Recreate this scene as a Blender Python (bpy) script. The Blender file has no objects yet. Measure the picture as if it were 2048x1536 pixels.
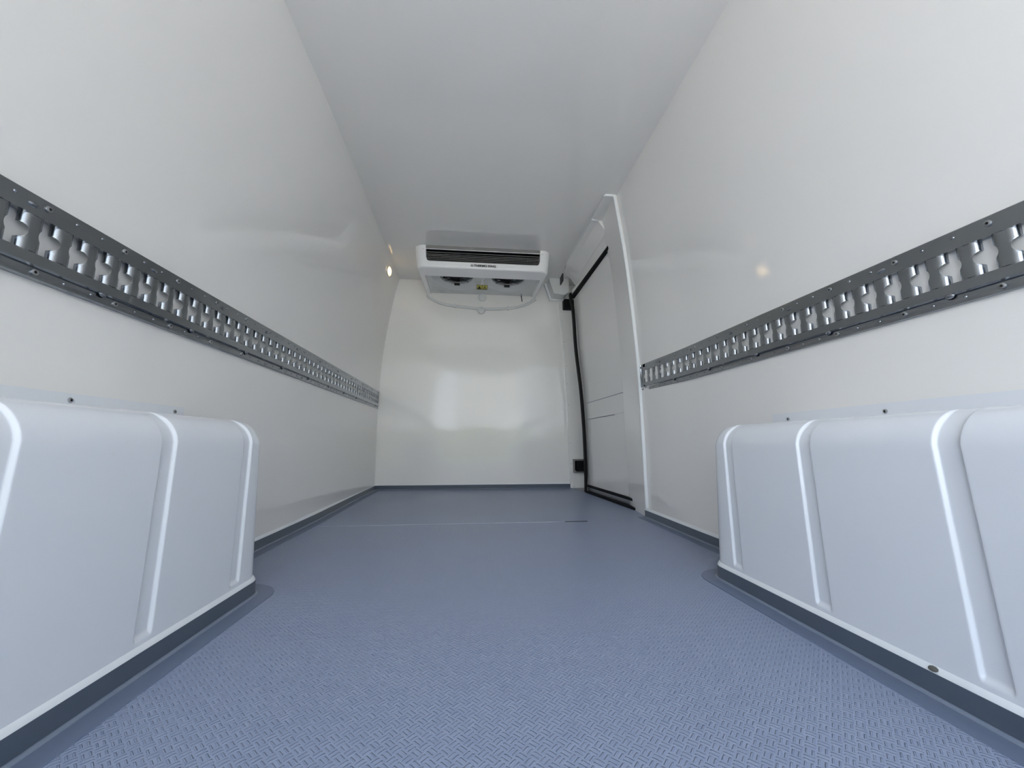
import bpy, bmesh, math, random
from math import radians as R, sin, cos, pi, sqrt
from mathutils import Vector, Matrix

random.seed(4)
SC = bpy.context.scene
COL = SC.collection

# ------------------------------------------------------------------ camera
cam_d = bpy.data.cameras.new('camera')
cam = bpy.data.objects.new('camera', cam_d)
COL.objects.link(cam)
cam.location = (0, 0, 0.35)
cam.rotation_euler = (R(90 + 8.858), 0, R(-5.643))
cam_d.sensor_width = 36
cam_d.lens = 770 / 2048 * 36
cam_d.clip_start = 0.02
SC.camera = cam

# ------------------------------------------------------------------ view / world
SC.view_settings.view_transform = 'Standard'
SC.view_settings.look = 'None'
SC.view_settings.exposure = -0.07
SC.view_settings.gamma = 1.0
SC.view_settings.use_curve_mapping = False
SC.cycles.use_denoising = True
SC.cycles.max_bounces = 16
SC.cycles.diffuse_bounces = 12
SC.cycles.glossy_bounces = 6
SC.cycles.sample_clamp_indirect = 10

world = bpy.data.worlds.new('overcast_sky')
SC.world = world
world.use_nodes = True
nt = world.node_tree
bg = nt.nodes['Background']
tc = nt.nodes.new('ShaderNodeTexCoord')
sp = nt.nodes.new('ShaderNodeSeparateXYZ')
rp = nt.nodes.new('ShaderNodeValToRGB')
nt.links.new(tc.outputs['Generated'], sp.inputs[0])
nt.links.new(sp.outputs['Z'], rp.inputs[0])
gl = nt.nodes.new('ShaderNodeMapRange')          # sky is brighter on the sun's side
nt.links.new(sp.outputs['X'], gl.inputs[0])
gl.inputs[1].default_value = -1; gl.inputs[2].default_value = 1
gl.inputs[3].default_value = 1.55; gl.inputs[4].default_value = 0.45
vm = nt.nodes.new('ShaderNodeVectorMath'); vm.operation = 'SCALE'
nt.links.new(rp.outputs[0], vm.inputs[0])
nt.links.new(gl.outputs[0], vm.inputs['Scale'])
nt.links.new(vm.outputs[0], bg.inputs['Color'])
e = rp.color_ramp.elements
e[0].position = 0.0; e[0].color = (0.92, 0.96, 1.0, 1)
e[1].position = 0.5; e[1].color = (0.42, 0.53, 0.72, 1)
bg.inputs['Strength'].default_value = 5.8

# afternoon sun over the van's left side: it lights the yard, not the load bay
sl = bpy.data.lights.new('sun', 'SUN')
sl.energy = 34
sl.angle = R(0.6)
sl.color = (1.0, 0.93, 0.83)
so = bpy.data.objects.new('sun', sl)
COL.objects.link(so)
so.rotation_euler = Vector((-0.75, 0.35, 0.95)).to_track_quat('Z', 'Y').to_euler()

# sampling portal in the open rear doorway (gives off no light of its own)
pl = bpy.data.lights.new('rear_opening_portal', 'AREA')
pl.shape = 'RECTANGLE'; pl.size = 1.7; pl.size_y = 1.78
pl.cycles.is_portal = True
po = bpy.data.objects.new('rear_opening_portal', pl)
COL.objects.link(po)
po.location = (0.07, -1.05, 0.86)
po.rotation_euler = (R(90), 0, 0)      # faces into the van (+y)


# ------------------------------------------------------------------ materials
def mat(name, col, rough=0.5, metal=0.0, spec=0.5, emis=None, estr=0.0, bump=None, coat=0.0):
    m = bpy.data.materials.new(name)
    m.use_nodes = True
    t = m.node_tree
    b = t.nodes['Principled BSDF']
    b.inputs['Base Color'].default_value = (*col, 1)
    b.inputs['Roughness'].default_value = rough
    b.inputs['Metallic'].default_value = metal
    b.inputs['Specular IOR Level'].default_value = spec
    b.inputs['Coat Weight'].default_value = coat
    b.inputs['Coat Roughness'].default_value = 0.05
    if 'gelcoat' in name and 'panel' not in name:
        b.inputs['IOR'].default_value = 1.68
    if emis:
        b.inputs['Emission Color'].default_value = (*emis, 1)
        b.inputs['Emission Strength'].default_value = estr
    if bump:
        g = t.nodes.new('ShaderNodeNewGeometry')
        prev = None
        for sc, st, dist in bump:
            n = t.nodes.new('ShaderNodeTexNoise')
            n.inputs['Scale'].default_value = sc
            n.inputs['Detail'].default_value = 2
            bp = t.nodes.new('ShaderNodeBump')
            bp.inputs['Strength'].default_value = st
            bp.inputs['Distance'].default_value = dist
            t.links.new(g.outputs['Position'], n.inputs['Vector'])
            t.links.new(n.outputs['Fac'], bp.inputs['Height'])
            if prev:
                t.links.new(prev.outputs[0], bp.inputs['Normal'])
            prev = bp
        t.links.new(prev.outputs[0], b.inputs['Normal'])
    return m


M = {}
M['gelcoat'] = mat('white_gelcoat', (0.83, 0.815, 0.79), 0.035, bump=[(1.6, 0.14, 0.006), (260, 0.04, 0.0006)])
M['bulkhead'] = mat('white_gelcoat_panel', (0.89, 0.875, 0.85), 0.07, bump=[(1.1, 0.08, 0.004), (240, 0.03, 0.0006)])
M['ceiling'] = mat('white_gelcoat_roof', (0.82, 0.805, 0.78), 0.035, bump=[(1.6, 0.14, 0.006), (260, 0.04, 0.0006)])
M['arch'] = mat('moulded_white_plastic', (0.745, 0.765, 0.795), 0.20, bump=[(420, 0.10, 0.0006)])
M['white'] = mat('white_enamel', (0.94, 0.93, 0.93), 0.25)
M['white_dull'] = mat('white_plastic', (0.72, 0.73, 0.72), 0.4)
M['sealant'] = mat('white_sealant', (0.82, 0.84, 0.85), 0.45)
M['rail'] = mat('galvanised_steel', (0.31, 0.33, 0.355), 0.23, metal=1.0, bump=[(60, 0.10, 0.001)])
M['screw'] = mat('zinc_screw', (0.42, 0.43, 0.44), 0.3, metal=1.0)
M['dark'] = mat('dark_recess', (0.02, 0.02, 0.02), 0.6)
M['rubber'] = mat('black_rubber', (0.006, 0.006, 0.006), 0.7, spec=0.2)
M['black'] = mat('black_plastic', (0.006, 0.006, 0.007), 0.45, spec=0.3)
M['steel'] = mat('brushed_steel', (0.30, 0.295, 0.29), 0.45, metal=1.0)
M['slat'] = mat('slat_grey', (.30, .29, .285), .4)
M['alu'] = mat('aluminium_sill', (0.45, 0.46, 0.46), 0.4, metal=1.0)
M['base'] = mat('grey_vinyl_coving', (0.064, 0.086, 0.122), 0.42)
M['margin'] = mat('smooth_blue_grey_vinyl', (0.150, 0.185, 0.262), 0.38, spec=0.3)
M['seam'] = mat('pale_weld', (0.42, 0.47, 0.55), 0.4)
M['bead'] = mat('grey_vinyl_weld', (0.20, 0.235, 0.30), 0.4)
M['yellow'] = mat('warning_yellow', (0.62, 0.56, 0.06), 0.4)
M['paper'] = mat('label_white', (0.80, 0.80, 0.78), 0.4)
M['lens'] = mat('warm_lamp_lens', (0.9, 0.75, 0.5), 0.3, emis=(1.0, 0.68, 0.30), estr=3.2)
M['chrome'] = mat('chrome_bezel', (0.75, 0.75, 0.75), 0.3, metal=1.0)
M['concrete'] = mat('yard_concrete', (0.46, 0.455, 0.44), 0.8)
M['leaf'] = mat('hedge_green', (0.18, 0.22, 0.13), 0.7, bump=[(9, 1.0, 0.3)])
M['render'] = mat('pale_render', (0.62, 0.63, 0.60), 0.8)


def floor_mat():
    m = bpy.data.materials.new('blue_grey_tread_floor')
    m.use_nodes = True
    t = m.node_tree
    b = t.nodes['Principled BSDF']
    b.inputs['Base Color'].default_value = (0.27, 0.315, 0.425, 1)
    b.inputs['Roughness'].default_value = 0.36
    b.inputs['Specular IOR Level'].default_value = 0.18
    geo = t.nodes.new('ShaderNodeNewGeometry')
    sx = t.nodes.new('ShaderNodeSeparateXYZ')
    t.links.new(geo.outputs['Position'], sx.inputs[0])

    def N(op, a, bb=None, c=None):
        n = t.nodes.new('ShaderNodeMath')
        n.operation = op
        for i, v in enumerate((a, bb, c)):
            if v is None:
                continue
            if isinstance(v, (int, float)):
                n.inputs[i].default_value = v
            else:
                t.links.new(v, n.inputs[i])
        return n.outputs[0]
    C = 0.0120
    k = 0.70711
    u = N('ADD', N('MULTIPLY', N('ADD', sx.outputs['X'], sx.outputs['Y']), k / C), 4000.0)
    v = N('ADD', N('MULTIPLY', N('SUBTRACT', sx.outputs['X'], sx.outputs['Y']), k / C), 4000.0)
    fu = N('SUBTRACT', N('FRACT', u), 0.5)
    fv = N('SUBTRACT', N('FRACT', v), 0.5)
    par = N('MODULO', N('ADD', N('FLOOR', u), N('FLOOR', v)), 2.0)
    inv = N('SUBTRACT', 1.0, par)
    a = N('ADD', N('MULTIPLY', fu, par), N('MULTIPLY', fv, inv))      # along the bar
    bb = N('ADD', N('MULTIPLY', fv, par), N('MULTIPLY', fu, inv))     # across
    d = N('ABSOLUTE', N('SUBTRACT', N('ABSOLUTE', bb), 0.25))
    w = t.nodes.new('ShaderNodeMapRange'); w.interpolation_type = 'SMOOTHSTEP'
    t.links.new(d, w.inputs[0])
    w.inputs[1].default_value = 0.03; w.inputs[2].default_value = 0.12
    w.inputs[3].default_value = 1; w.inputs[4].default_value = 0
    l = t.nodes.new('ShaderNodeMapRange'); l.interpolation_type = 'SMOOTHSTEP'
    t.links.new(N('ABSOLUTE', a), l.inputs[0])
    l.inputs[1].default_value = 0.34; l.inputs[2].default_value = 0.46
    l.inputs[3].default_value = 1; l.inputs[4].default_value = 0
    hgt = N('MULTIPLY', w.outputs[0], l.outputs[0])
    bp = t.nodes.new('ShaderNodeBump')
    bp.inputs['Strength'].default_value = 0.9
    bp.inputs['Distance'].default_value = 0.0013
    t.links.new(hgt, bp.inputs['Height'])
    t.links.new(bp.outputs[0], b.inputs['Normal'])
    # faint wear clouds
    n = t.nodes.new('ShaderNodeTexNoise'); n.inputs['Scale'].default_value = 3.0
    t.links.new(geo.outputs['Position'], n.inputs['Vector'])
    mr = t.nodes.new('ShaderNodeMapRange')
    t.links.new(n.outputs['Fac'], mr.inputs[0])
    mr.inputs[3].default_value = 0.28; mr.inputs[4].default_value = 0.36
    t.links.new(mr.outputs[0], b.inputs['Roughness'])
    return m


M['floor'] = floor_mat()


# ------------------------------------------------------------------ helpers
def link_mesh(name, me, material=None, parent=None, smooth=35):
    if material is not None:
        for mm in (material if isinstance(material, (list, tuple)) else [material]):
            me.materials.append(mm)
    if smooth:
        for p in me.polygons:
            p.use_smooth = True
        me.set_sharp_from_angle(angle=R(smooth))
    o = bpy.data.objects.new(name, me)
    COL.objects.link(o)
    if parent is not None:
        o.parent = parent
        o.matrix_parent_inverse = parent.matrix_world.inverted()
    return o


def tag(o, label=None, cat=None, group=None, kind=None):
    if label: o['label'] = label
    if cat: o['category'] = cat
    if group: o['group'] = group
    if kind: o['kind'] = kind
    return o


def empty(name, loc=(0, 0, 0)):
    o = bpy.data.objects.new(name, None)
    COL.objects.link(o)
    o.location = loc
    o.matrix_world = Matrix.Translation(loc)
    o.empty_display_size = 0.05
    return o


class MB:
    """collects pieces of ONE mesh"""
    def __init__(self):
        self.v = []; self.f = []; self.m = []

    def add(self, verts, faces, mi=0):
        k = len(self.v)
        self.v += [tuple(p) for p in verts]
        self.f += [tuple(i + k for i in f) for f in faces]
        self.m += [mi] * len(faces)
        return self

    def box(self, x0, x1, y0, y1, z0, z1, mi=0):
        vs = [(x, y, z) for x in (x0, x1) for y in (y0, y1) for z in (z0, z1)]
        fs = [(0, 1, 3, 2), (4, 6, 7, 5), (0, 4, 5, 1), (2, 3, 7, 6), (0, 2, 6, 4), (1, 5, 7, 3)]
        return self.add(vs, fs, mi)

    def grid(self, P, mi=0, close=False):
        nu = len(P); nv = len(P[0])
        vs = [p for row in P for p in row]
        fs = []
        for i in range(nu - (0 if close else 1)):
            for j in range(nv - 1):
                a = i * nv + j; b = ((i + 1) % nu) * nv + j
                fs.append((a, b, b + 1, a + 1))
        return self.add(vs, fs, mi)

    def slab(self, P, off, mi=0):
        """closed slab: sheet P and the same sheet moved by off(p)"""
        Q = [[tuple(Vector(p) + Vector(off)) for p in row] for row in P]
        nu = len(P); nv = len(P[0])
        vs = [p for row in P for p in row] + [p for row in Q for p in row]
        n = nu * nv
        fs = []
        for i in range(nu - 1):
            for j in range(nv - 1):
                a = i * nv + j; b = a + nv
                fs.append((a, b, b + 1, a + 1))
                fs.append((a + n, a + 1 + n, b + 1 + n, b + n))
        for i in range(nu - 1):
            for j in (0, nv - 1):
                a = i * nv + j; b = a + nv
                fs.append((a, a + n, b + n, b) if j == 0 else (a, b, b + n, a + n))
        for j in range(nv - 1):
            for i in (0, nu - 1):
                a = i * nv + j; b = a + 1
                fs.append((a, b, b + n, a + n) if i == 0 else (a, a + n, b + n, b))
        return self.add(vs, fs, mi)

    def tube(self, pts, r, n=10, mi=0, caps=True):
        pts = [Vector(p) for p in pts]
        rings = []
        up = Vector((0, 0, 1))
        for i, p in enumerate(pts):
            a = pts[max(i - 1, 0)]; b = pts[min(i + 1, len(pts) - 1)]
            t = (b - a).normalized()
            x = t.cross(up)
            if x.length < 1e-3:
                x = t.cross(Vector((0, 1, 0)))
            x.normalize(); y = x.cross(t)
            rr = r[i] if isinstance(r, (list, tuple)) else r
            rings.append([p + x * rr * cos(2 * pi * k / n) + y * rr * sin(2 * pi * k / n) for k in range(n)])
        vs = [q for ring in rings for q in ring]
        fs = []
        for i in range(len(rings) - 1):
            for k in range(n):
                a = i * n + k; b = i * n + (k + 1) % n
                fs.append((a, b, b + n, a + n))
        if caps:
            fs.append(tuple(range(n))[::-1])
            fs.append(tuple((len(rings) - 1) * n + k for k in range(n)))
        return self.add(vs, fs, mi)

    def lathe(self, prof, c, axis, n=24, mi=0, cap0=True, cap1=True):
        """prof = [(radius, height)] turned about axis through c"""
        ax = Vector(axis).normalized()
        x = ax.orthogonal().normalized(); y = ax.cross(x)
        c = Vector(c)
        vs = []
        for (r, h) in prof:
            for k in range(n):
                vs.append(c + ax * h + (x * cos(2 * pi * k / n) + y * sin(2 * pi * k / n)) * r)
        fs = []
        for i in range(len(prof) - 1):
            for k in range(n):
                a = i * n + k; b = i * n + (k + 1) % n
                fs.append((a, b, b + n, a + n))
        if cap0: fs.append(tuple(range(n))[::-1])
        if cap1: fs.append(tuple((len(prof) - 1) * n + k for k in range(n)))
        return self.add(vs, fs, mi)

    def prism(self, poly, y0, y1, mi=0):
        """poly in (x, z), extruded along y"""
        n = len(poly)
        vs = [(x, y0, z) for x, z in poly] + [(x, y1, z) for x, z in poly]
        fs = [tuple(range(n)), tuple(range(2 * n - 1, n - 1, -1))]
        for k in range(n):
            fs.append((k, (k + 1) % n, n + (k + 1) % n, n + k))
        return self.add(vs, fs, mi)

    def build(self, name, material, parent=None, smooth=35):
        me = bpy.data.meshes.new(name)
        me.from_pydata(self.v, [], self.f)
        for p, mi in zip(me.polygons, self.m):
            p.material_index = mi
        bm = bmesh.new(); bm.from_mesh(me)
        bmesh.ops.recalc_face_normals(bm, faces=bm.faces)
        bm.to_mesh(me); bm.free()
        return link_mesh(name, me, material, parent, smooth)


def interp(tab, z):
    if z <= tab[0][0]: return tab[0][1]
    for (a, xa), (b, xb) in zip(tab, tab[1:]):
        if z <= b:
            t = (z - a) / (b - a)
            return xa + (xb - xa) * t
    return tab[-1][1]


def csp(tab, z):
    """smooth (Catmull-Rom style) interpolation of a table"""
    n = len(tab)
    if z <= tab[0][0]: return tab[0][1]
    if z >= tab[-1][0]: return tab[-1][1]
    for i in range(n - 1):
        if z <= tab[i + 1][0]:
            x0, y0 = tab[i]; x1, y1 = tab[i + 1]
            h = x1 - x0; t = (z - x0) / h

            def slope(k):
                if k == 0: return (tab[1][1] - tab[0][1]) / (tab[1][0] - tab[0][0])
                if k == n - 1: return (tab[-1][1] - tab[-2][1]) / (tab[-1][0] - tab[-2][0])
                return (tab[k + 1][1] - tab[k - 1][1]) / (tab[k + 1][0] - tab[k - 1][0])
            m0, m1 = slope(i) * h, slope(i + 1) * h
            return ((2 * t**3 - 3 * t**2 + 1) * y0 + (t**3 - 2 * t**2 + t) * m0
                    + (-2 * t**3 + 3 * t**2) * y1 + (t**3 - t**2) * m1)


def sstep(a, b, x):
    t = min(1, max(0, (x - a) / (b - a)))
    return t * t * (3 - 2 * t)


# ------------------------------------------------------------------ the van's inner shell
H = 1.719          # ceiling
D = 3.136          # bulkhead
Y0 = -1.00         # rear sill
ST = [(0, .841), (.35, .851), (.7, .858), (.973, .843), (1.25, .820), (1.43, .797), (1.719, .751)]   # pillar trim edge
PI2 = [(0, .881), (.33, .873), (.66, .871), (.9, .865), (1.07, .855), (1.386, .833), (1.55, .808), (1.63, .790), (1.719, .765)]


def bow(z, peak, zc, lo, hi):
    """smoothly bowed side panel: widest (peak) at height zc"""
    return peak - (lo if z < zc else hi) * (z - zc) ** 2


def xl(y, z):
    t = min(1, max(0, (y - 1.7) / (D - 1.7)))
    return -(bow(z, .755, .75, .0765, .158) * (1 - t) + bow(z, .758, .64, .0195, .0997) * t)


def xr(y, z):
    t = sstep(1.45, 1.93, y)
    return bow(z, .902, .70, .135, .125) * (1 - t) + bow(z, .872, .60, .055, .0815) * t


zs = [-.03 + (H + .05 + .03) * i / 56 for i in range(57)]
ysL = [Y0 + (D + .05 - Y0) * i / 60 for i in range(61)]
wl = MB().slab([[(xl(y, min(z, H)), y, z) for z in zs] for y in ysL], (-.06, 0, 0)).build('wall_left', M['gelcoat'])
tag(wl, kind='structure')


def ystrip(z):
    return interp([(0, 1.875), (.35, 1.905), (.7, 1.93), (1.2, 1.92), (1.719, 1.89)], z)


P = []
for i in range(41):
    t = i / 40
    P.append([(xr(Y0 + (ystrip(z) + .012 - Y0) * t, min(z, H)), Y0 + (ystrip(z) + .012 - Y0) * t, z) for z in zs])
wr = MB().slab(P, (.06, 0, 0)).build('wall_right', M['gelcoat'])
tag(wr, kind='structure')

fl = MB().box(-.95, 1.15, Y0, D + .05, -.04, 0).build('floor', M['floor'], smooth=0)
tag(fl, kind='structure')
# welded cross joint of the floor sheet
s = MB().box(-.66, .42, 1.795, 1.800, 0, .0012).build('weld_seam', M['seam'], fl, smooth=0)
s = MB().box(.42, .525, 1.794, 1.800, 0, .0015).build('open_joint', M['rubber'], fl, smooth=0)
tag(s, 'short dark gap at the right end of the joint')

ce = MB().box(-.95, 1.15, Y0, D + .05, H, H + .04).build('ceiling', M['ceiling'], smooth=0)
tag(ce, kind='structure')
wb = MB().box(-.95, 1.15, D, D + .05, -.03, H + .03).build('wall_back', M['bulkhead'], smooth=0)
tag(wb, kind='structure')
# unseen outer panel beside the side door, added to keep out light leaks
ob = MB().box(1.00, 1.04, 1.80, D + .05, -.03, H + .03).build('wall_right', M['white_dull'], smooth=0)
tag(ob, kind='structure')

# ------------------------------------------------------------------ pillar trim before the side door
P = []
zt = [H * i / 40 for i in range(41)]
for t in (0, .33, .66, 1):
    P.append([(csp(ST, z) * (1 - t) + csp(PI2, z) * t, ystrip(z) * (1 - t) + 2.17 * t, z) for z in zt])
tr = MB().slab(P, (.022, 0, 0)).build('trim_1', M['gelcoat'])
tag(tr, kind='structure')
# white strip on the trim edge, rear light on it put into the colour
P = []
for z in zt:
    x = csp(ST, z); y = ystrip(z)
    P.append([(x - .001, y - .003, z), (x - .001, y + .002, z)])
MB().slab([[(csp(ST, z) - .001, ystrip(z) - .005, z) for z in zt], [(csp(ST, z) - .001, ystrip(z) + .001, z) for z in zt]],
          (.015, 0, 0)).build('lit_edge_strip', M['sealant'], tr)

# ------------------------------------------------------------------ header above the side door
hd = [(.700, 1.7185), (.700, 1.710), (.738, 1.704), (.788, 1.632), (.796, 1.630), (.806, 1.548), (.86, 1.545), (.90, 1.7185)]
hm = MB()
ya, yb = 2.12, 2.86
ring = []
for y in (ya, 2.4, 2.7, 2.80, yb):
    k = max(0, (y - 2.70) / .16)
    dx = -.020 * (y - 2.17) / .66
    row = []
    for q, (x, z) in enumerate(hd):
        if q < 5:
            row.append((x + dx + .035 * k * k, y, z - .02 * k * k * (q > 0) - .02 * (y - 2.17) / .66 * (q > 1)))
        else:
            row.append((x + dx, y, z - .045 * (y - 2.17) / .66))
    ring.append(row)
vs = [p for r_ in ring for p in r_]
n = len(hd); fs = []
for i in range(len(ring) - 1):
    for k in range(n):
        fs.append((i * n + k, i * n + (k + 1) % n, (i + 1) * n + (k + 1) % n, (i + 1) * n + k))
fs.append(tuple(range(n))); fs.append(tuple((len(ring) - 1) * n + k for k in range(n))[::-1])
hm.add(vs, fs)
t2 = hm.build('trim_2', M['gelcoat'], smooth=25)
tag(t2, kind='structure')
MB().prism([(.7005, 1.7185), (.7005, 1.7105), (.740, 1.7055), (.768, 1.7055), (.775, 1.7185)], 1.893, 2.119).build('trim_3', M['gelcoat'])
tag(bpy.data.objects['trim_3'], kind='structure')
MB().box(.705, .752, 1.884, 1.893, 1.7055, 1.7185).build('end_cap', M['sealant'], bpy.data.objects['trim_3'])
MB().box(.700, .737, 2.114, 2.1205, 1.7035, 1.7100).build('end_cap', M['sealant'], t2)
MB().slab([[(.700, 2.10, 1.712), (.704, 2.10, 1.7185)], [(.683, 2.75, 1.712), (.687, 2.75, 1.7185)]], (-.004, 0, 0)).build('sealant_line', M['sealant'], t2)
MB().box(.672, .680, 2.79, 2.88, 1.61, 1.67).build('cable_slot', M['dark'], t2)

# ------------------------------------------------------------------ side door
DN = [(0, .889), (.33, .882), (.66, .880), (.9, .874), (1.07, .864), (1.386, .842), (1.55, .820)]
DF = [(0, .850), (.454, .846), (.758, .832), (1.071, .803), (1.403, .786), (1.55, .765)]
P = []
zd = [.052 + (1.565 - .052) * i / 60 for i in range(61)]
for i in range(13):
    t = i / 12; y = 2.12 + (2.86 - 2.12) * t
    row = []
    for z in zd:
        x = csp(DN, z) * (1 - t) + csp(DF, z) * t
        row.append((x, y, z))
    P.append(row)
dr = MB().slab(P, (.05, 0, 0)).build('door_1', M['gelcoat'])
tag(dr, kind='structure')
# shallow raised band across the door with its dark joints
def door_x(y, z):
    t = (y - 2.12) / .74
    return csp(DN, z) * (1 - t) + csp(DF, z) * t
def door_strip(y0, y1, z0a, z0b, z1a, z1b, thick, n=8):
    rows = []
    for i in range(n + 1):
        t = i / n; y = y0 + (y1 - y0) * t
        za = z0a + (z0b - z0a) * t; zb = z1a + (z1b - z1a) * t
        rows.append([(door_x(y, za) - thick, y, za), (door_x(y, zb) - thick, y, zb)])
    return MB().slab(rows, (thick + .001, 0, 0))
door_strip(2.15, 2.80, .533, .533, .648, .648, .004).build('raised_band', M['gelcoat'], dr)
door_strip(2.15, 2.80, .647, .647, .654, .654, .0015).build('joint_line', M['bead'], dr)
door_strip(2.32, 2.80, .528, .528, .533, .533, .0015).build('joint_line', M['bead'], dr)
# rubber seal round the door: leading edge, top
G = [(-.0, .822), (.15, .824), (.454, .819), (.758, .803), (1.071, .773), (1.403, .757), (1.47, .744), (1.52, .738)]
rows = [[], []]
for i in range(41):
    z = 1.53 * i / 40
    w_ = .017 if z > .1 else .017 - .01 * (1 - z / .1)
    rows[0].append((csp(G, z) - .002, 2.835, z)); rows[1].append((csp(G, z) - .002 + w_, 2.828, z))
MB().slab(rows, (0.004, .045, 0)).build('door_seal', M['rubber'], dr)
sm = []
for i in range(13):
    t = i / 12; y = 2.14 + (2.84 - 2.14) * t
    z = 1.5475 - .05 * t
    x = .801 - .056 * t
    sm.append([(x, y, z - .012), (x, y, z + .006)])
MB().slab(sm, (.03, 0, 0)).build('door_seal', M['rubber'], dr)
# foot of the door: rubber, aluminium runner, rubber
def sill(y0, y1, z0, z1, dx, thick, name, m):
    rows = []
    for i in range(9):
        t = i / 8; y = y0 + (y1 - y0) * t
        x = (.884 - .040 * (y - 2.1) / .75) + dx
        rows.append([(x, y, z0), (x, y, z1)])
    return MB().slab(rows, (thick, 0, 0)).build(name, m, dr)
sill(2.10, 2.85, .040, .054, -.012, .03, 'bottom_seal', M['rubber'])
sill(2.08, 2.85, .012, .042, -.002, .03, 'sill_runner', M['alu'])
sill(2.06, 2.83, .0, .013, -.026, .03, 'bottom_seal', M['rubber'])

# riveted closing panel beside the bulkhead
TR = [(0, .783), (.43, .771), (.9, .757), (1.315, .733), (1.52, .706), (1.60, .70)]
rows = [[(csp(TR, z), D - .010, z) for z in [1.59 * i / 30 for i in range(31)]], [(.95, D - .010, z) for z in [1.59 * i / 30 for i in range(31)]]]
t4 = MB().slab(rows, (0, .0099, 0)).build('trim_4', M['gelcoat'])
tag(t4, kind='structure')
rv0 = None
for (x, z) in [(.741, 1.392), (.757, 1.207), (.773, .997), (.776, .847), (.783, .67), (.789, .359), (.791, .194), (.81, .012)]:
    if rv0 is None:
        rv0 = MB().lathe([(.004, 0), (.0035, .0015), (.001, .002)], (0, 0, 0), (0, -1, 0), 10).build('rivet', M['screw'], t4)
        rv = rv0
    else:
        rv = rv0.copy(); COL.objects.link(rv)
    rv.location = (x, D - .0102, z)
# pale triangular threshold between panel and door
th = MB()
th.add([(.80, 3.12, .0008), (.93, 3.12, .0008), (.835, 2.83, .0008), (.80, 3.12, .002), (.93, 3.12, .002), (.835, 2.83, .002)],
       [(0, 2, 1), (3, 4, 5), (0, 1, 4, 3), (1, 2, 5, 4), (2, 0, 3, 5)])
o = th.build('trim_5', M['alu'], smooth=0); tag(o, kind='structure')

# white boxed cover in the top corner over the door
cc = empty('corner_cover', (.68, 3.05, 1.58))
tag(cc, 'white boxed pillar cover with stepped flange in the top right corner', 'cover')
MB().prism([(.607, 1.7185), (.612, 1.69), (.645, 1.585), (.735, 1.575), (.770, 1.60), (.775, 1.7185)], 2.99, D - .012).build('cover_body', M['white_dull'], cc, smooth=20)
MB().prism([(.588, 1.7185), (.588, 1.71), (.634, 1.566), (.755, 1.572), (.755, 1.588), (.645, 1.585), (.607, 1.7185)], 3.105, 3.1255).build('flange', M['sealant'], cc, smooth=20)

# black door buffers on the closing panel
def buffer(x0, x1, z0, z1, label, frame):
    b = empty('door_buffer', ((x0 + x1) / 2, 3.1, z0))
    tag(b, label, 'door buffer', 'black door buffers')
    m = MB()
    poly = [(x0 + .006, z0), (x1, z0), (x1, z1), (x0 + .006, z1), (x0, z1 - .006), (x0, z0 + .006)]
    m.prism(poly, 3.07, D - .0105)
    m.build('rubber_block', M['rubber'], b, smooth=20)
    if frame:
        f = MB()
        f.box(x0 - .017, x0 - .011, 3.085, D - .0105, z0 - .012, z1 + .014)
        f.box(x0 - .011, x1, 3.085, D - .0105, z0 - .012, z0 - .006)
        f.box(x0 - .011, x1, 3.085, D - .0105, z1 + .008, z1 + .014)
        f.build('metal_bracket', M['steel'], b, smooth=0)
    return b
buffer(.747, .835, 1.490, 1.572, 'black square rubber buffer beside the side door, just under the white corner cover', False)
buffer(.822, .905, .135, .215, 'black square rubber buffer in a thin metal bracket low beside the side door', True)


# ------------------------------------------------------------------ vinyl coving
def sweep(path, sec, closed_sec=True):
    pts = [Vector((p[0], p[1], 0)) for p in path]
    rows = []
    for i, p in enumerate(pts):
        if i == 0: d1 = d0 = (pts[1] - p).normalized()
        elif i == len(pts) - 1: d1 = d0 = (p - pts[i - 1]).normalized()
        else: d0 = (p - pts[i - 1]).normalized(); d1 = (pts[i + 1] - p).normalized()
        n0 = Vector((-d0.y, d0.x, 0)); n1 = Vector((-d1.y, d1.x, 0))
        b = (n0 + n1)
        b = b / max(.4, b.dot(n0))
        rows.append([p + b * nn + Vector((0, 0, zz)) for nn, zz in sec])
    m = MB()
    nv = len(sec)
    vs = [q for r_ in rows for q in r_]
    fs = []
    for i in range(len(rows) - 1):
        for k in range(nv if closed_sec else nv - 1):
            a = i * nv + k; b_ = i * nv + (k + 1) % nv
            fs.append((a, b_, b_ + nv, a + nv))
    fs.append(tuple(range(nv))[::-1]); fs.append(tuple((len(rows) - 1) * nv + k for k in range(nv)))
    m.add(vs, fs)
    return m


SEC = [(-.004, 0), (-.004, .033), (.003, .033), (.004, .032), (.0045, .006), (.009, .0008), (.009, 0)]
def arc(cx, cy, r, a0, a1, n=7):
    return [(cx + r * cos(R(a0 + (a1 - a0) * i / n)), cy + r * sin(R(a0 + (a1 - a0) * i / n))) for i in range(n + 1)]
AE = 1.052     # far end of both wheel arches
pathL = [(-.752, D - .002), (-.744, 2.8), (-.733, 2.4), (-.716, 1.9), (-.714, 1.5), (-.716, AE + .001)] + \
        arc(-.512 - .045 + .004, AE - .045, .045, 90, 0) + [(-.508, .6), (-.508, Y0)]
pathR = [(.650, Y0), (.650, .6)] + arc(.650 + .045, AE - .045, .045, 180, 90) + [(.836, AE), (.834, 1.4), (.838, 1.872)]
pathB = [(.781, D - .001), (-.751, D - .001)]


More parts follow.
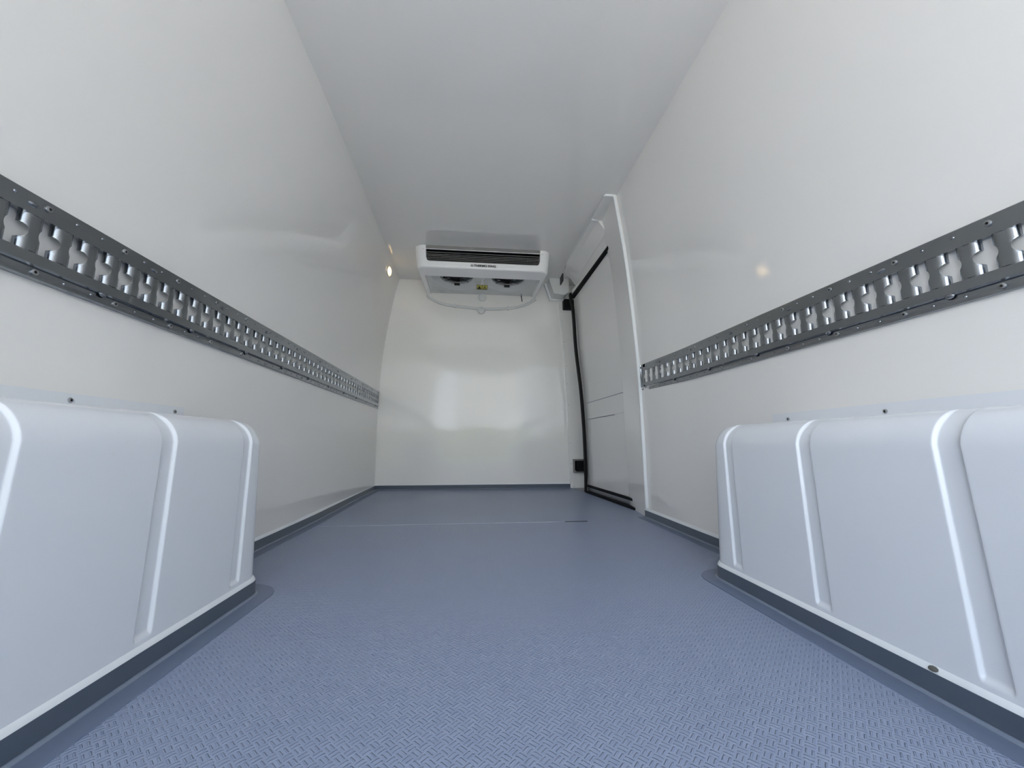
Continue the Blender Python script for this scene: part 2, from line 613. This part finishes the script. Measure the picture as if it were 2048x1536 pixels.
def coving(name, path, arch_from=None):
    b = sweep(path, SEC).build(name, M['base'], None, smooth=50)
    tag(b, kind='structure')
    sweep(path, [(.0088, 0), (.0088, .0015), (.043, .0015), (.044, .0002), (.044, 0)]).build('smooth_margin', M['margin'], b, smooth=50)
    sweep(path, [(.0045, 0), (.0045, .0045), (.006, .0056), (.0085, .0052), (.0105, .0028), (.011, 0)]).build('weld_bead', M['bead'], b, smooth=60)
    return b
cl = coving('baseboard_left', pathL)
cr = coving('baseboard_right', pathR)
cb = coving('baseboard_back', pathB)
for b, path, h in ((cl, pathL, .0075), (cr, pathR, .0075), (cb, pathB, .0045)):
    sweep(path, [(-.004, .033), (-.004, .033 + h + .003), (-.0005, .033 + h), (.0032, .0345), (.0035, .033)]).build('sealant_line', M['sealant'], b, smooth=60)
# scuff where the sealant has broken away on the right-hand coving
sc = MB().lathe([(.0065, 0), (.005, .0012), (.002, .0016)], (0, 0, 0), (-1, 0, .5), 9).build('dirt_chip', mat('grey_scuff', (.12, .115, .10), .8), cr)
sc.location = (.6475, .535, .038); sc.scale = (1, 1.0, .55)


# ------------------------------------------------------------------ wheel arch covers
def arch(side, xf, xw, top, label):
    """side -1 left, +1 right; xf face plane at floor; xw wall x"""
    root = empty('wheel_arch_cover', (xf, .4, 0))
    tag(root, label, 'wheel arch cover', 'wheel arch covers')
    ry = .050; rc = .062
    edges = [.968, .733, .492, .25, .01]
    gw = .030
    ysamp = set()
    for e_ in edges:
        for c_ in (e_, e_ - gw):
            for d_ in (-.005, -.0028, -.0018, -.0008, .0008, .0018, .0028, .005):
                ysamp.add(round(c_ + d_, 5))
    y = Y0
    while y < AE - ry - .001:
        ysamp.add(round(y, 5)); y += .03
    ysamp = sorted(v for v in ysamp if Y0 <= v < AE - ry)
    stations = [(v, 0.0) for v in ysamp]
    for k in range(0, 10):
        th_ = pi / 2 * k / 9
        stations.append((AE - ry + ry * sin(th_), ry * (1 - cos(th_))))
    zsm = [0, .02, .034, .042, .047, .0495, .052, .0545, .057, .060, .066, .08, .11, .15, .19, .23, .27, .31, .345]

    def G(y_, z_, top_t):
        g = 0
        for e_ in edges:
            g = max(g, sstep(e_ - gw - .0024, e_ - gw + .0024, y_) * (1 - sstep(e_ - .0024, e_ + .0024, y_)))
        return g

    rows = []
    for (ys_, dl) in stations:
        row = []
        grv = G(ys_, 0, 0)
        for z in zsm:
            out = .014 * (z / .345) + dl
            hz = sstep(.048, .058, z)
            shear = .020 * (z - .18) / .3 * (1 if dl == 0 else 0) * min(1, max(0, (AE - ry - ys_) / .02))
            row.append((xf + side * (out + .0052 * grv * hz), ys_ + shear, min(z, .345)))
        zc = top - rc - dl
        xc = .014 + dl + rc
        row = [(p[0], p[1], p[2] * (zc / .345) if p[2] > .1 else p[2]) for p in row]
        for k in range(1, 11):
            a = pi / 2 * k / 10
            rr = rc
            fade = 1 - sstep(.55, 1.0, k / 10)
            d_ = .0052 * grv * fade
            shear = .020 * (.36 - .18) / .3 * (1 if dl == 0 else 0) * min(1, max(0, (AE - ry - ys_) / .02))
            row.append((xf + side * (xc - (rr - d_) * cos(a)), ys_ + shear, zc + (rr - d_) * sin(a)))
        ztop = zc + rc
        xlast = xf + side * xc
        for t in (.4, .75, 1):
            row.append((xlast + (xw - xlast) * t, row[-1][1], ztop + .004 * t))
        rows.append(row)
    m = MB()
    m.grid(rows)
    # flat end face
    last = rows[-1]
    vs = list(last) + [(xw, last[0][1], 0)]
    m.add(vs, [tuple(range(len(vs)))])
    bm_body = m
    body = bm_body.build('cover_shell', M['arch'], root, smooth=50)
    # remove doubles so shading is continuous
    me = body.data
    bm = bmesh.new(); bm.from_mesh(me)
    bmesh.ops.remove_doubles(bm, verts=bm.verts, dist=1e-5)
    bmesh.ops.recalc_face_normals(bm, faces=bm.faces)
    bm.to_mesh(me); bm.free()
    # wall flange
    f = []
    for i in range(30):
        y_ = Y0 + (AE + .02 - Y0) * i / 29
        fx = xl if side < 0 else xr
        f.append([(fx(y_, z) - side * .0025, y_, z) for z in (top - .002, top + .012, top + .025, top + .036)])
    fo = MB().slab(f, (side * .0022, 0, 0)).build('mounting_flange', M['arch'], root)
    return root, (xl if side < 0 else xr)


screw_mesh = None
def screw_obj(parent, loc, axis, name='screw', r=.0052, m=None):
    """pan head with a dark socket; axis = direction the head faces"""
    global screw_mesh
    key = 'sm_%s_%s' % (name, 'y' if axis[0] == 0 else ('p' if axis[0] > 0 else 'n'))
    me = bpy.data.meshes.get(key)
    if me is None:
        b = MB()
        ax = Vector(axis)
        b.lathe([(r, 0), (r * .95, .0018), (r * .7, .0026), (r * .42, .0027)], (0, 0, 0), axis, 16, 0, True, False)
        b.lathe([(r * .42, .0027), (r * .36, .0010)], (0, 0, 0), axis, 6, 1, False, True)
        t = b.build(name, [m or M['screw'], M['dark']], None)
        me = t.data; me.name = key
        bpy.data.objects.remove(t)
    o = bpy.data.objects.new(name, me)
    COL.objects.link(o)
    o.location = loc
    o.parent = parent
    o.matrix_parent_inverse = parent.matrix_world.inverted()
    return o


aL, fL = arch(-1, -.508, -.760, .407, 'white moulded wheel arch cover with three pressed grooves along the left wall')
for y in (.786, 1.040, .53, .276):
    screw_obj(aL, (xl(y, .430) + .0024, y, .430), (1, 0, 0), 'screw', .0048)
aR, fR = arch(1, .650, .905, .402, 'white moulded wheel arch cover with three pressed grooves along the right wall')
for y in (1.013, .751, .49, .23):
    screw_obj(aR, (xr(y, .420) - .0024, y, .420), (-1, 0, 0), 'screw', .0048)


# ------------------------------------------------------------------ slotted lashing rails
def rail(side, ya, yb, pitch, y_ref, ctr, zc_fn, face_fn, label):
    """ctr: slot centre height; face_fn(y) = x of plate face; n points into the wall"""
    root = empty('lashing_rail', (face_fn(ya), ya, ctr(ya) - .07))
    tag(root, label, 'lashing rail', 'slotted lashing rails')
    T = .0315; w = .0078; r = .0108; wn = .0095
    half = pitch / 2
    nn = 16
    ts = [-T + 2 * T * i / 28 for i in range(29)]
    m = MB()
    k0 = math.ceil((ya + half - y_ref) / pitch); k1 = math.floor((yb - half - y_ref) / pitch)

    def P_(s, t, n_, y_):
        yy = y_ + s
        return (face_fn(yy) + side * n_, yy, ctr(yy) + t)
    zup = .0655; zgr = -.050; zlo = -.0725
    for k in range(k0, k1 + 1):
        yc = y_ref + k * pitch
        for sg in (-1, 1):
            rows = []
            for t in ts:
                cut = w
                if abs(t) < .0118:
                    cut = w + wn * sqrt(max(0, 1 - (t / .0118) ** 2))
                # sinth at the cut
                sn = max(-.2, min(1, (w + r - cut) / r))
                thm = math.asin(sn) if cut > w else R(100)
                row = []
                row.append(P_(sg * half, t, 0, yc))
                for q in range(11):
                    th_ = thm * q / 10
                    s_ = w + r * (1 - sin(min(th_, pi / 2)))
                    n_ = r * (1 - cos(th_))
                    row.append(P_(sg * s_, t, n_, yc))
                rows.append(row)
            m.grid(rows)
        # end walls added to shape the shade at the slot's top and bottom
        for tt in (T, -T):
            m.add([P_(-w - r, tt, 0, yc), P_(w + r, tt, 0, yc), P_(w + r * .5, tt, r, yc), P_(-w - r * .5, tt, r, yc)], [(0, 1, 2, 3)])
        # flats above and below the slot
        for a, b_ in ((T, zup), (zgr, -T)):
            m.add([P_(-half, a, 0, yc), P_(half, a, 0, yc), P_(half, b_, 0, yc), P_(-half, b_, 0, yc)], [(0, 1, 2, 3)])
    e0 = y_ref + k0 * pitch - half; e1 = y_ref + k1 * pitch + half
    # plain ends of the plate
    for a, b_ in ((ya, e0), (e1, yb)):
        m.add([P_(0, zgr, 0, a), P_(0, zgr, 0, b_), P_(0, zup, 0, b_), P_(0, zup, 0, a)], [(0, 1, 2, 3)])
    # folded top edge, groove and lower flange, swept the whole length
    ny = 60
    sec_top = [(zup, 0), (zup + .0012, .0012), (zup + .0012, .016)]
    sec_low = [(zgr, 0), (zgr - .0015, .0025), (zgr - .0035, .0050), (zgr - .0055, .0035), (zlo + .001, .0035), (zlo, .005), (zlo, .016)]
    for sec in (sec_top, sec_low):
        rows = []
        for i in range(ny + 1):
            y_ = ya + (yb - ya) * i / ny
            rows.append([(face_fn(y_) + side * n_, y_, ctr(y_) + t) for t, n_ in sec])
        m.grid(rows)
    # end plates
    for y_ in (ya, yb):
        m.add([P_(0, zlo, .003, y_), P_(0, zup, 0, y_), P_(0, zup, .016, y_), P_(0, zlo, .016, y_)], [(0, 1, 2, 3)])
    # small punched dimples and long embossed nibs
    def stud(y_, t, n_, rr, ly=1.0):
        c = Vector((face_fn(y_) + side * n_, y_, ctr(y_) + t))
        vs = []; fs = []
        for i, (q, h) in enumerate(((1, 0), (.8, .45), (.45, .8))):
            for j in range(8):
                a = 2 * pi * j / 8
                vs.append((c.x - side * h * rr * .7, c.y + rr * q * ly * cos(a), c.z + rr * q * sin(a)))
        for i in range(2):
            for j in range(8):
                fs.append((i * 8 + j, i * 8 + (j + 1) % 8, i * 8 + 8 + (j + 1) % 8, i * 8 + 8 + j))
        fs.append(tuple(16 + j for j in range(8)))
        m.add(vs, fs)
    me_o = None
    k = 0
    y_s = screw_ref = y_ref + .0390
    while y_s - pitch * 3 > ya + .02: y_s -= pitch * 3
    scr = []
    while y_s < yb - .01:
        scr.append(y_s)
        for q in (1, 2):
            if y_s + q * pitch < yb - .008:
                stud(y_s + q * pitch, .0535, 0, .0030)
                stud(y_s + q * pitch, -.0620, .0035, .0030)
        y_s += pitch * 3
    y_n = y_ref + .0170
    while y_n - pitch * 5 > ya + .02: y_n -= pitch * 5
    while y_n < yb - .02:
        stud(y_n, .0470, 0, .0048, 2.0)
        y2 = y_n + pitch * 2.85
        if y2 < yb - .02:
            stud(y2, -.0535, .0015, .0055, 1.5)
        y_n += pitch * 5
    plate = m.build('slotted_plate', M['rail'], root, smooth=40)
    me = plate.data
    bm = bmesh.new(); bm.from_mesh(me)
    bmesh.ops.remove_doubles(bm, verts=bm.verts, dist=2e-5)
    bmesh.ops.recalc_face_normals(bm, faces=bm.faces)
    bm.to_mesh(me); bm.free()
    for y_ in scr + [yb - .012]:
        for t, n_ in ((.0530, 0), (-.0620, .0035)):
            screw_obj(root, (face_fn(y_) + side * (n_ - .0002), y_, ctr(y_) + t), (-side, 0, 0), 'rail_screw', .0056)
    return root


rail(-1, -.95, 3.118, .0497, .6480, lambda y: .6975 - .0008 * (y - .65), None, lambda y: -.7365 - .0058 * (y - .65),
     'long grey steel lashing rail with a row of slots on the left wall')
rail(1, -.95, 1.921, .0505, .9525, lambda y: .6775 + .0115 * (y - .5), None,
     lambda y: .889 - .020 * sstep(1.5, 1.93, y),
     'shorter grey steel lashing rail with slots on the right wall, ending at the door pillar')


# ------------------------------------------------------------------ refrigeration evaporator
def apply_bool(o, cutters, op='DIFFERENCE'):
    for c in cutters:
        md = o.modifiers.new('b', 'BOOLEAN'); md.object = c; md.operation = op; md.solver = 'EXACT'
    dg = bpy.context.evaluated_depsgraph_get()
    me = bpy.data.meshes.new_from_object(o.evaluated_get(dg))
    o.modifiers.clear()
    old = o.data; o.data = me
    bpy.data.meshes.remove(old)
    for c in cutters:
        d = c.data; bpy.data.objects.remove(c); bpy.data.meshes.remove(d)
    for p in o.data.polygons: p.use_smooth = True
    o.data.set_sharp_from_angle(angle=R(30))


ev = empty('evaporator_unit', (.052, 2.83, H))
tag(ev, 'white refrigeration evaporator unit with black louvred grille and two fans, hung from the ceiling', 'refrigeration unit')
AX0, AX1, AYF, AYR = -.433, .537, 2.543, D - .001
def zbot(y): return 1.556 + (y - 2.543) * .072
def outline(z_t, ins, low):
    """rounded-front plan outline; low in 0..1 (0 top, 1 bottom)"""
    tp = .020 * low
    x0, x1, y0 = AX0 + tp + ins, AX1 - tp - ins, AYF + ins
    r_ = .070 - ins
    pts = [(x0, AYR)]
    for k in range(9):
        a = pi + pi / 2 * k / 8
        pts.append((x0 + r_ + r_ * cos(a), y0 + r_ + r_ * sin(a)))
    for k in range(9):
        a = 1.5 * pi + pi / 2 * k / 8
        pts.append((x1 - r_ + r_ * cos(a), y0 + r_ + r_ * sin(a)))
    pts.append((x1, AYR))
    return pts
levels = [(0, 0, 0), (.5, 0, .5)]
rows = []
for lf, ins, low in ((0, 0, 0), (.5, 0, .5), (.88, 0, .88)):
    rows.append([(x, y, (H - .0005) * (1 - lf) + zbot(y) * lf + 0) for x, y in outline(0, ins, low)])
for k in range(1, 6):
    a = pi / 2 * k / 5
    rr = .014
    rows.append([(x, y, zbot(y) + rr * (1 - sin(a))) for x, y in outline(0, rr * (1 - cos(a)), 1)])
cs = MB()
nv = len(rows[0])
vs = [p for r_ in rows for p in r_]; fs = []
for i in range(len(rows) - 1):
    for k in range(nv):
        fs.append((i * nv + k, i * nv + (k + 1) % nv, (i + 1) * nv + (k + 1) % nv, (i + 1) * nv + k))
fs.append(tuple(range(nv))[::-1]); fs.append(tuple((len(rows) - 1) * nv + k for k in range(nv)))
cs.add(vs, fs)
casing = cs.build('casing', M['white'], ev)
# grille opening with rounded lower corners
gx0, gx1, gz0, gz1 = -.351, .455, 1.602, 1.7300
poly = [(gx0, gz1), (gx0 + .004, gz0 + .03)]
poly += [(gx0 + .008 + .022 + .022 * cos(a), gz0 + .022 + .022 * sin(a)) for a in [pi + pi / 2 * k / 6 for k in range(7)]]
poly += [(gx1 - .008 - .022 + .022 * cos(a), gz0 + .022 + .022 * sin(a)) for a in [1.5 * pi + pi / 2 * k / 6 for k in range(7)]]
poly += [(gx1 - .004, gz0 + .03), (gx1, gz1)]
c1 = MB().prism(poly, 2.40, 2.68).build('cut', None, None, 0)
c2 = MB().box(-.374, .480, 2.712, 3.3, 1.50, 1.690).build('cut', None, None, 0)
apply_bool(casing, [c1, c2])
lb = MB().box(gx0 + .001, gx1 - .001, 2.600, 2.604, 1.604, H - .002)
lb.box(gx0 + .0005, gx0 + .0015, 2.556, 2.602, 1.632, H - .002).box(gx1 - .0015, gx1 - .0005, 2.556, 2.602, 1.632, H - .002)
lb.box(gx0 + .032, gx1 - .032, 2.556, 2.602, 1.6028, 1.6036).box(gx0 + .001, gx1 - .001, 2.552, 2.602, 1.714, 1.7165)
lb.build('grille_back', M['rubber'], casing, 0)  # black liner added to darken the casing's lit inside behind the slats
MB().box(gx0 + .0005, gx1 - .0005, 2.5445, 2.549, 1.6925, H - .001).build('grille_top_strip', M['steel'], ev, 0)
gb = MB().tube([(gx0 - .012, 2.541, 1.6895), (gx1 + .012, 2.541, 1.6895)], .0022, 8).build('grille_bar', M['white'], ev)
for x in (gx0 - .016, gx1 + .016):
    s_ = screw_obj(ev, (x, 2.5425, 1.6895), (0, -1, 0), 'casing_screw', .0055, M['white'])
slat = None
for k, z in enumerate((1.677, 1.6615, 1.6495, 1.6375, 1.6255, 1.6135)):
    x0 = gx0 + .006 + (.006 if k > 3 else 0); x1 = gx1 - .006 - (.006 if k > 3 else 0)
    mb = MB()
    mb.add([(x0, 2.556, z), (x1, 2.556, z), (x1, 2.568, z + .0012), (x0, 2.568, z + .0012),
            (x0, 2.556, z - .0022), (x1, 2.556, z - .0022), (x1, 2.568, z - .001), (x0, 2.568, z - .001)],
           [(0, 1, 2, 3), (7, 6, 5, 4), (0, 4, 5, 1), (2, 6, 7, 3), (0, 3, 7, 4), (1, 5, 6, 2)])
    mb.build('grille_slat', M['slat'], ev, 0)

# fan panel with two coned mouths
FZ = 1.610
pm = MB().box(-.3735, .4795, 2.7125, AYR - .002, FZ - .002, FZ + .050)
panel = pm.build('fan_panel', M['white_dull'], ev)
fans = [(-.152, 2.868), (.252, 2.868)]
cuts = []
for (fx, fy) in fans:
    cuts.append(MB().lathe([(.195, -.004), (.193, .002), (.132, .040), (.130, .07)], (fx, fy, FZ - .001), (0, 0, 1), 56).build('cut', None, None, 0))
apply_bool(panel, cuts)
panel.rotation_euler = (0, 0, 0)
for (fx, fy) in fans:
    fm = MB()
    fm.lathe([(.127, 0), (.127, .004)], (fx, fy, 1.685), (0, 0, 1), 32)           # dark back plate
    fan = fm.build('fan', M['black'], ev)
    MB().lathe([(.036, .0), (.036, .03), (.03, .034)][::-1], (fx, fy, 1.645), (0, 0, 1), 24).build('hub', M['black'], fan)
    for b in range(5):
        a0 = 2 * pi * b / 5 + .3
        rows = []
        for i in range(6):
            rr = .03 + .088 * i / 5
            sw = .25 * i / 5
            rows.append([(fx + rr * cos(a0 + sw + d_), fy + rr * sin(a0 + sw + d_), 1.662 + h) for d_, h in ((-.42, -.012), (-.14, -.006), (.14, .004), (.40, .012))])
        MB().slab(rows, (0, 0, .002)).build('fan_blade', M['black'], fan)
    gm = MB()
    for rr in (.045, .065, .085, .105, .125):
        gm.tube([(fx + rr * cos(2 * pi * k / 32), fy + rr * sin(2 * pi * k / 32), 1.638) for k in range(33)], .0014, 5, 0, False)
    for k in range(4):
        a = pi / 4 + pi / 2 * k
        gm.tube([(fx + .02 * cos(a), fy + .02 * sin(a), 1.636), (fx + .132 * cos(a), fy + .132 * sin(a), 1.640)], .002, 5)
    gm.build('fan_guard', M['black'], fan)
    MB().box(fx - .022, fx + .022, fy + .108, fy + .132, 1.624, 1.634).build('motor_bracket', M['black'], fan)
# rear edge rivets
for x in (-.300, .385):
    screw_obj(ev, (x, 3.085, FZ - .002), (0, -1, 0), 'panel_rivet', .006, M['white'])
# warning label with two hazard triangles on the fan panel
wlb = MB().box(.006, .094, 2.935, 3.025, FZ - .0032, FZ - .0018).build('warning_label', M['yellow'], ev, 0)
bd = MB()
z_ = FZ - .0036
for x0, x1, y0, y1 in ((.006, .094, 2.935, 2.939), (.006, .094, 3.021, 3.025), (.006, .009, 2.935, 3.025), (.091, .094, 2.935, 3.025), (.0485, .0515, 2.935, 3.025)):
    bd.box(x0, x1, y0, y1, z_, z_ + .0006)
bd.build('label_border', M['dark'], wlb, 0)
for cx in (.028, .072):
    tm = MB()
    w2 = .017
    yb_, yt_ = 3.014, 2.946
    # hollow triangle, apex towards the front
    o_ = [(cx - w2, yb_), (cx + w2, yb_), (cx, yt_)]
    c_ = (cx, yb_ - (yb_ - yt_) * .36)
    i_ = [(c_[0] + (x - c_[0]) * .66, c_[1] + (y - c_[1]) * .66) for x, y in o_]
    vs = [(x, y, z_) for x, y in o_ + i_] + [(x, y, z_ - .0005) for x, y in o_ + i_]
    fs = []
    for k in range(3):
        q = (k + 1) % 3
        fs += [(k, q, 3 + q, 3 + k), (6 + k, 9 + k, 9 + q, 6 + q), (k, 6 + k, 6 + q, q), (3 + k, 3 + q, 9 + q, 9 + k)]
    tm.add(vs, fs)
    if cx < .05:
        tm.box(cx - .011, cx + .011, 2.985, 2.993, z_ - .0005, z_)
        tm.box(cx - .004, cx + .004, 2.968, 3.006, z_ - .0005, z_)
        tm.box(cx - .015, cx - .004, 2.998, 3.010, z_ - .0005, z_)
        tm.box(cx + .004, cx + .015, 2.998, 3.010, z_ - .0005, z_)
    else:
        tm.box(cx - .0018, cx + .0018, 2.972, 2.996, z_ - .0005, z_)
        tm.box(cx - .0018, cx + .0018, 3.000, 3.005, z_ - .0005, z_)
    tm.build('hazard_triangle', M['dark'], wlb, 0)
# maker's badge on the front lip
bdg = MB().box(-.040, .149, 2.5390, 2.5422, 1.5690, 1.5885).build('badge', M['paper'], ev, 0)
lg = MB()
lx, lz = -.0285, 1.5788
lg.box(lx - .0085, lx + .0085, 2.5382, 2.5390, lz - .0075, lz + .0075)
lg.build('emblem', M['dark'], bdg, 0)
st = MB()
for k, a in enumerate((45, 135, 90)):
    ca, sa = cos(R(a)), sin(R(a))
    hw = .0011 if k < 2 else .0007
    L_ = .0095 if k < 2 else .0065
    p = [(lx + ca * L_ + sa * hw, lz + sa * L_ - ca * hw), (lx + ca * L_ - sa * hw, lz + sa * L_ + ca * hw),
         (lx - ca * L_ - sa * hw, lz - sa * L_ + ca * hw), (lx - ca * L_ + sa * hw, lz - sa * L_ - ca * hw)]
    p = [(max(lx - .0083, min(lx + .0083, x)), max(lz - .0073, min(lz + .0073, z))) for x, z in p]
    st.prism(p, 2.5376, 2.5381)
st.build('emblem_star', M['paper'], bdg, 0)
tcu = bpy.data.curves.new('badge_lettering', 'FONT')
tcu.body = 'THERMO KING'
tcu.size = .0205; tcu.extrude = .0004; tcu.offset = .0009
tcu.align_x = 'LEFT'; tcu.align_y = 'CENTER'
to = bpy.data.objects.new('badge_lettering', tcu); COL.objects.link(to)
dg = bpy.context.evaluated_depsgraph_get()
tme = bpy.data.meshes.new_from_object(to.evaluated_get(dg))
bpy.data.objects.remove(to)
xs_ = [v.co.x for v in tme.vertices]
sx_ = .152 / (max(xs_) - min(xs_))
for v in tme.vertices:
    v.co = Vector(((v.co.x - min(xs_)) * sx_ - .0155, 2.5386 - v.co.z, 1.5788 + v.co.y))
lt = link_mesh('lettering', tme, M['dark'], bdg, 0)
lt.data.materials.clear(); lt.data.materials.append(M['dark'])

# ------------------------------------------------------------------ drain hose below the unit
hz = empty('drain_hose', (.05, D - .012, 1.46))
tag(hz, 'off-white drain hose hanging in a shallow curve on the end wall under the evaporator', 'hose')
ctrl = [(-.402, 1.582), (-.394, 1.568), (-.355, 1.541), (-.30, 1.517), (-.235, 1.502), (-.17, 1.494), (-.09, 1.487), (-.01, 1.480), (.058, 1.478),
        (.13, 1.478), (.21, 1.482), (.28, 1.489), (.35, 1.502), (.41, 1.522), (.46, 1.547), (.495, 1.573), (.512, 1.583)]
MB().tube([(x, D - .0120, z) for x, z in ctrl], .0115, 14).build('hose', M['white_dull'], hz)
bl = MB().lathe([(.001, .0), (.016, .003), (.029, .010), (.033, .018), (.030, .026), (.02, .032)][::-1], (0, 0, 0), (0, 1, 0), 28)
o = bl.build('drain_cup', M['white_dull'], hz); o.location = (.048, D - .0335, 1.462)
for x, z in ((-.172, 1.494), (.274, 1.488)):
    cm = MB()
    cm.box(x - .006, x + .006, D - .0235, D - .001, z - .013, z + .013)
    cm.box(x - .006, x + .006, D - .004, D - .001, z + .012, z + .028)
    cm.build('hose_clip', M['white_dull'], hz, 0)
# small spigot cap under the unit and the loose black wire end
sg = MB().lathe([(.034, 0), (.034, .010), (.028, .015), (.01, .017)], (.055, D - .0005, 1.583), (0, -1, 0), 28).build('grommet', M['white_dull'])
tag(sg, 'small round white grommet on the end wall right under the evaporator', 'grommet')
bw = MB().tube([(.388, D - .012, 1.612), (.389, D - .016, 1.59), (.392, D - .018, 1.570), (.396, D - .016, 1.552)], .0035, 8).build('wire_end', M['black'])
tag(bw, 'short black wire end poking down below the evaporator', 'wire')

# ------------------------------------------------------------------ small warm lamp on the left wall
lp = empty('courtesy_lamp', (-.66, 2.80, 1.63))
tag(lp, 'small warm lit lamp high on the left wall near the end wall', 'lamp')
def lamp_pt(y, z, off): return (xl(y, z) + off, y, z)
yc_, zc_ = 2.80, 1.630
for (name, a, b, d0, d1, m_) in (('bezel', .056, .031, 0, .006, M['chrome']), ('lens', .047, .024, .005, .012, M['lens'])):
    mb = MB()
    rings = []
    for (sc_, dd) in ((1, d0), (1, (d0 + d1) / 2), (.93, d1 * .92 + d0 * .08), (.7, d1), ):
        ring = []
        for k in range(28):
            aa = 2 * pi * k / 28
            cx_ = abs(cos(aa)) ** .6 * (1 if cos(aa) > 0 else -1); cz_ = abs(sin(aa)) ** .6 * (1 if sin(aa) > 0 else -1)
            ring.append(lamp_pt(yc_ + a * sc_ * cx_, zc_ + b * sc_ * cz_, dd))
        rings.append(ring)
    vs = [p for r_ in rings for p in r_]; fs = []
    for i in range(len(rings) - 1):
        for k in range(28):
            fs.append((i * 28 + k, i * 28 + (k + 1) % 28, (i + 1) * 28 + (k + 1) % 28, (i + 1) * 28 + k))
    fs.append(tuple((len(rings) - 1) * 28 + k for k in range(28)))
    mb.add(vs, fs)
    mb.build(name, m_, lp)

# ------------------------------------------------------------------ yard behind the open rear doors (seen only in reflections)
g = MB().box(-16, 16, -30, 6, -.72, -.65).build('ground', M['concrete'], smooth=0)
tag(g, kind='structure')
hg = MB()
rows = []
for i in range(41):
    x = -9 + 18 * i / 40
    row = []
    for j in range(12):
        a = pi * j / 11
        b_ = 1 + .12 * sin(i * 1.7) + .08 * sin(i * .6 + j)
        row.append((x, -9 - .6 * cos(a) * b_, -.65 + 1.75 * (sin(a) ** .4) * (.94 + .05 * sin(i * 1.3))))
    rows.append(row)
hg.grid(rows)
o = hg.build('hedge', M['leaf'])
tag(o, 'long green clipped hedge across the yard behind the van', 'hedge')
bd_ = empty('garage_building', (4, -16, -.65))
tag(bd_, 'pale rendered garage building beyond the hedge behind the van', 'building')
MB().box(-.9, 9, -20, -15, -.65, 4.6).build('walls', M['render'], bd_, 0)
MB().box(-1.1, 9.2, -20.2, -14.8, 4.6, 4.85).build('roof_edge', M['bead'], bd_, 0)
for x in (1.2, 4.6):
    MB().box(x, x + 2.6, -15.03, -14.98, -.65, 2.3).build('roller_door', M['white_dull'], bd_, 0)
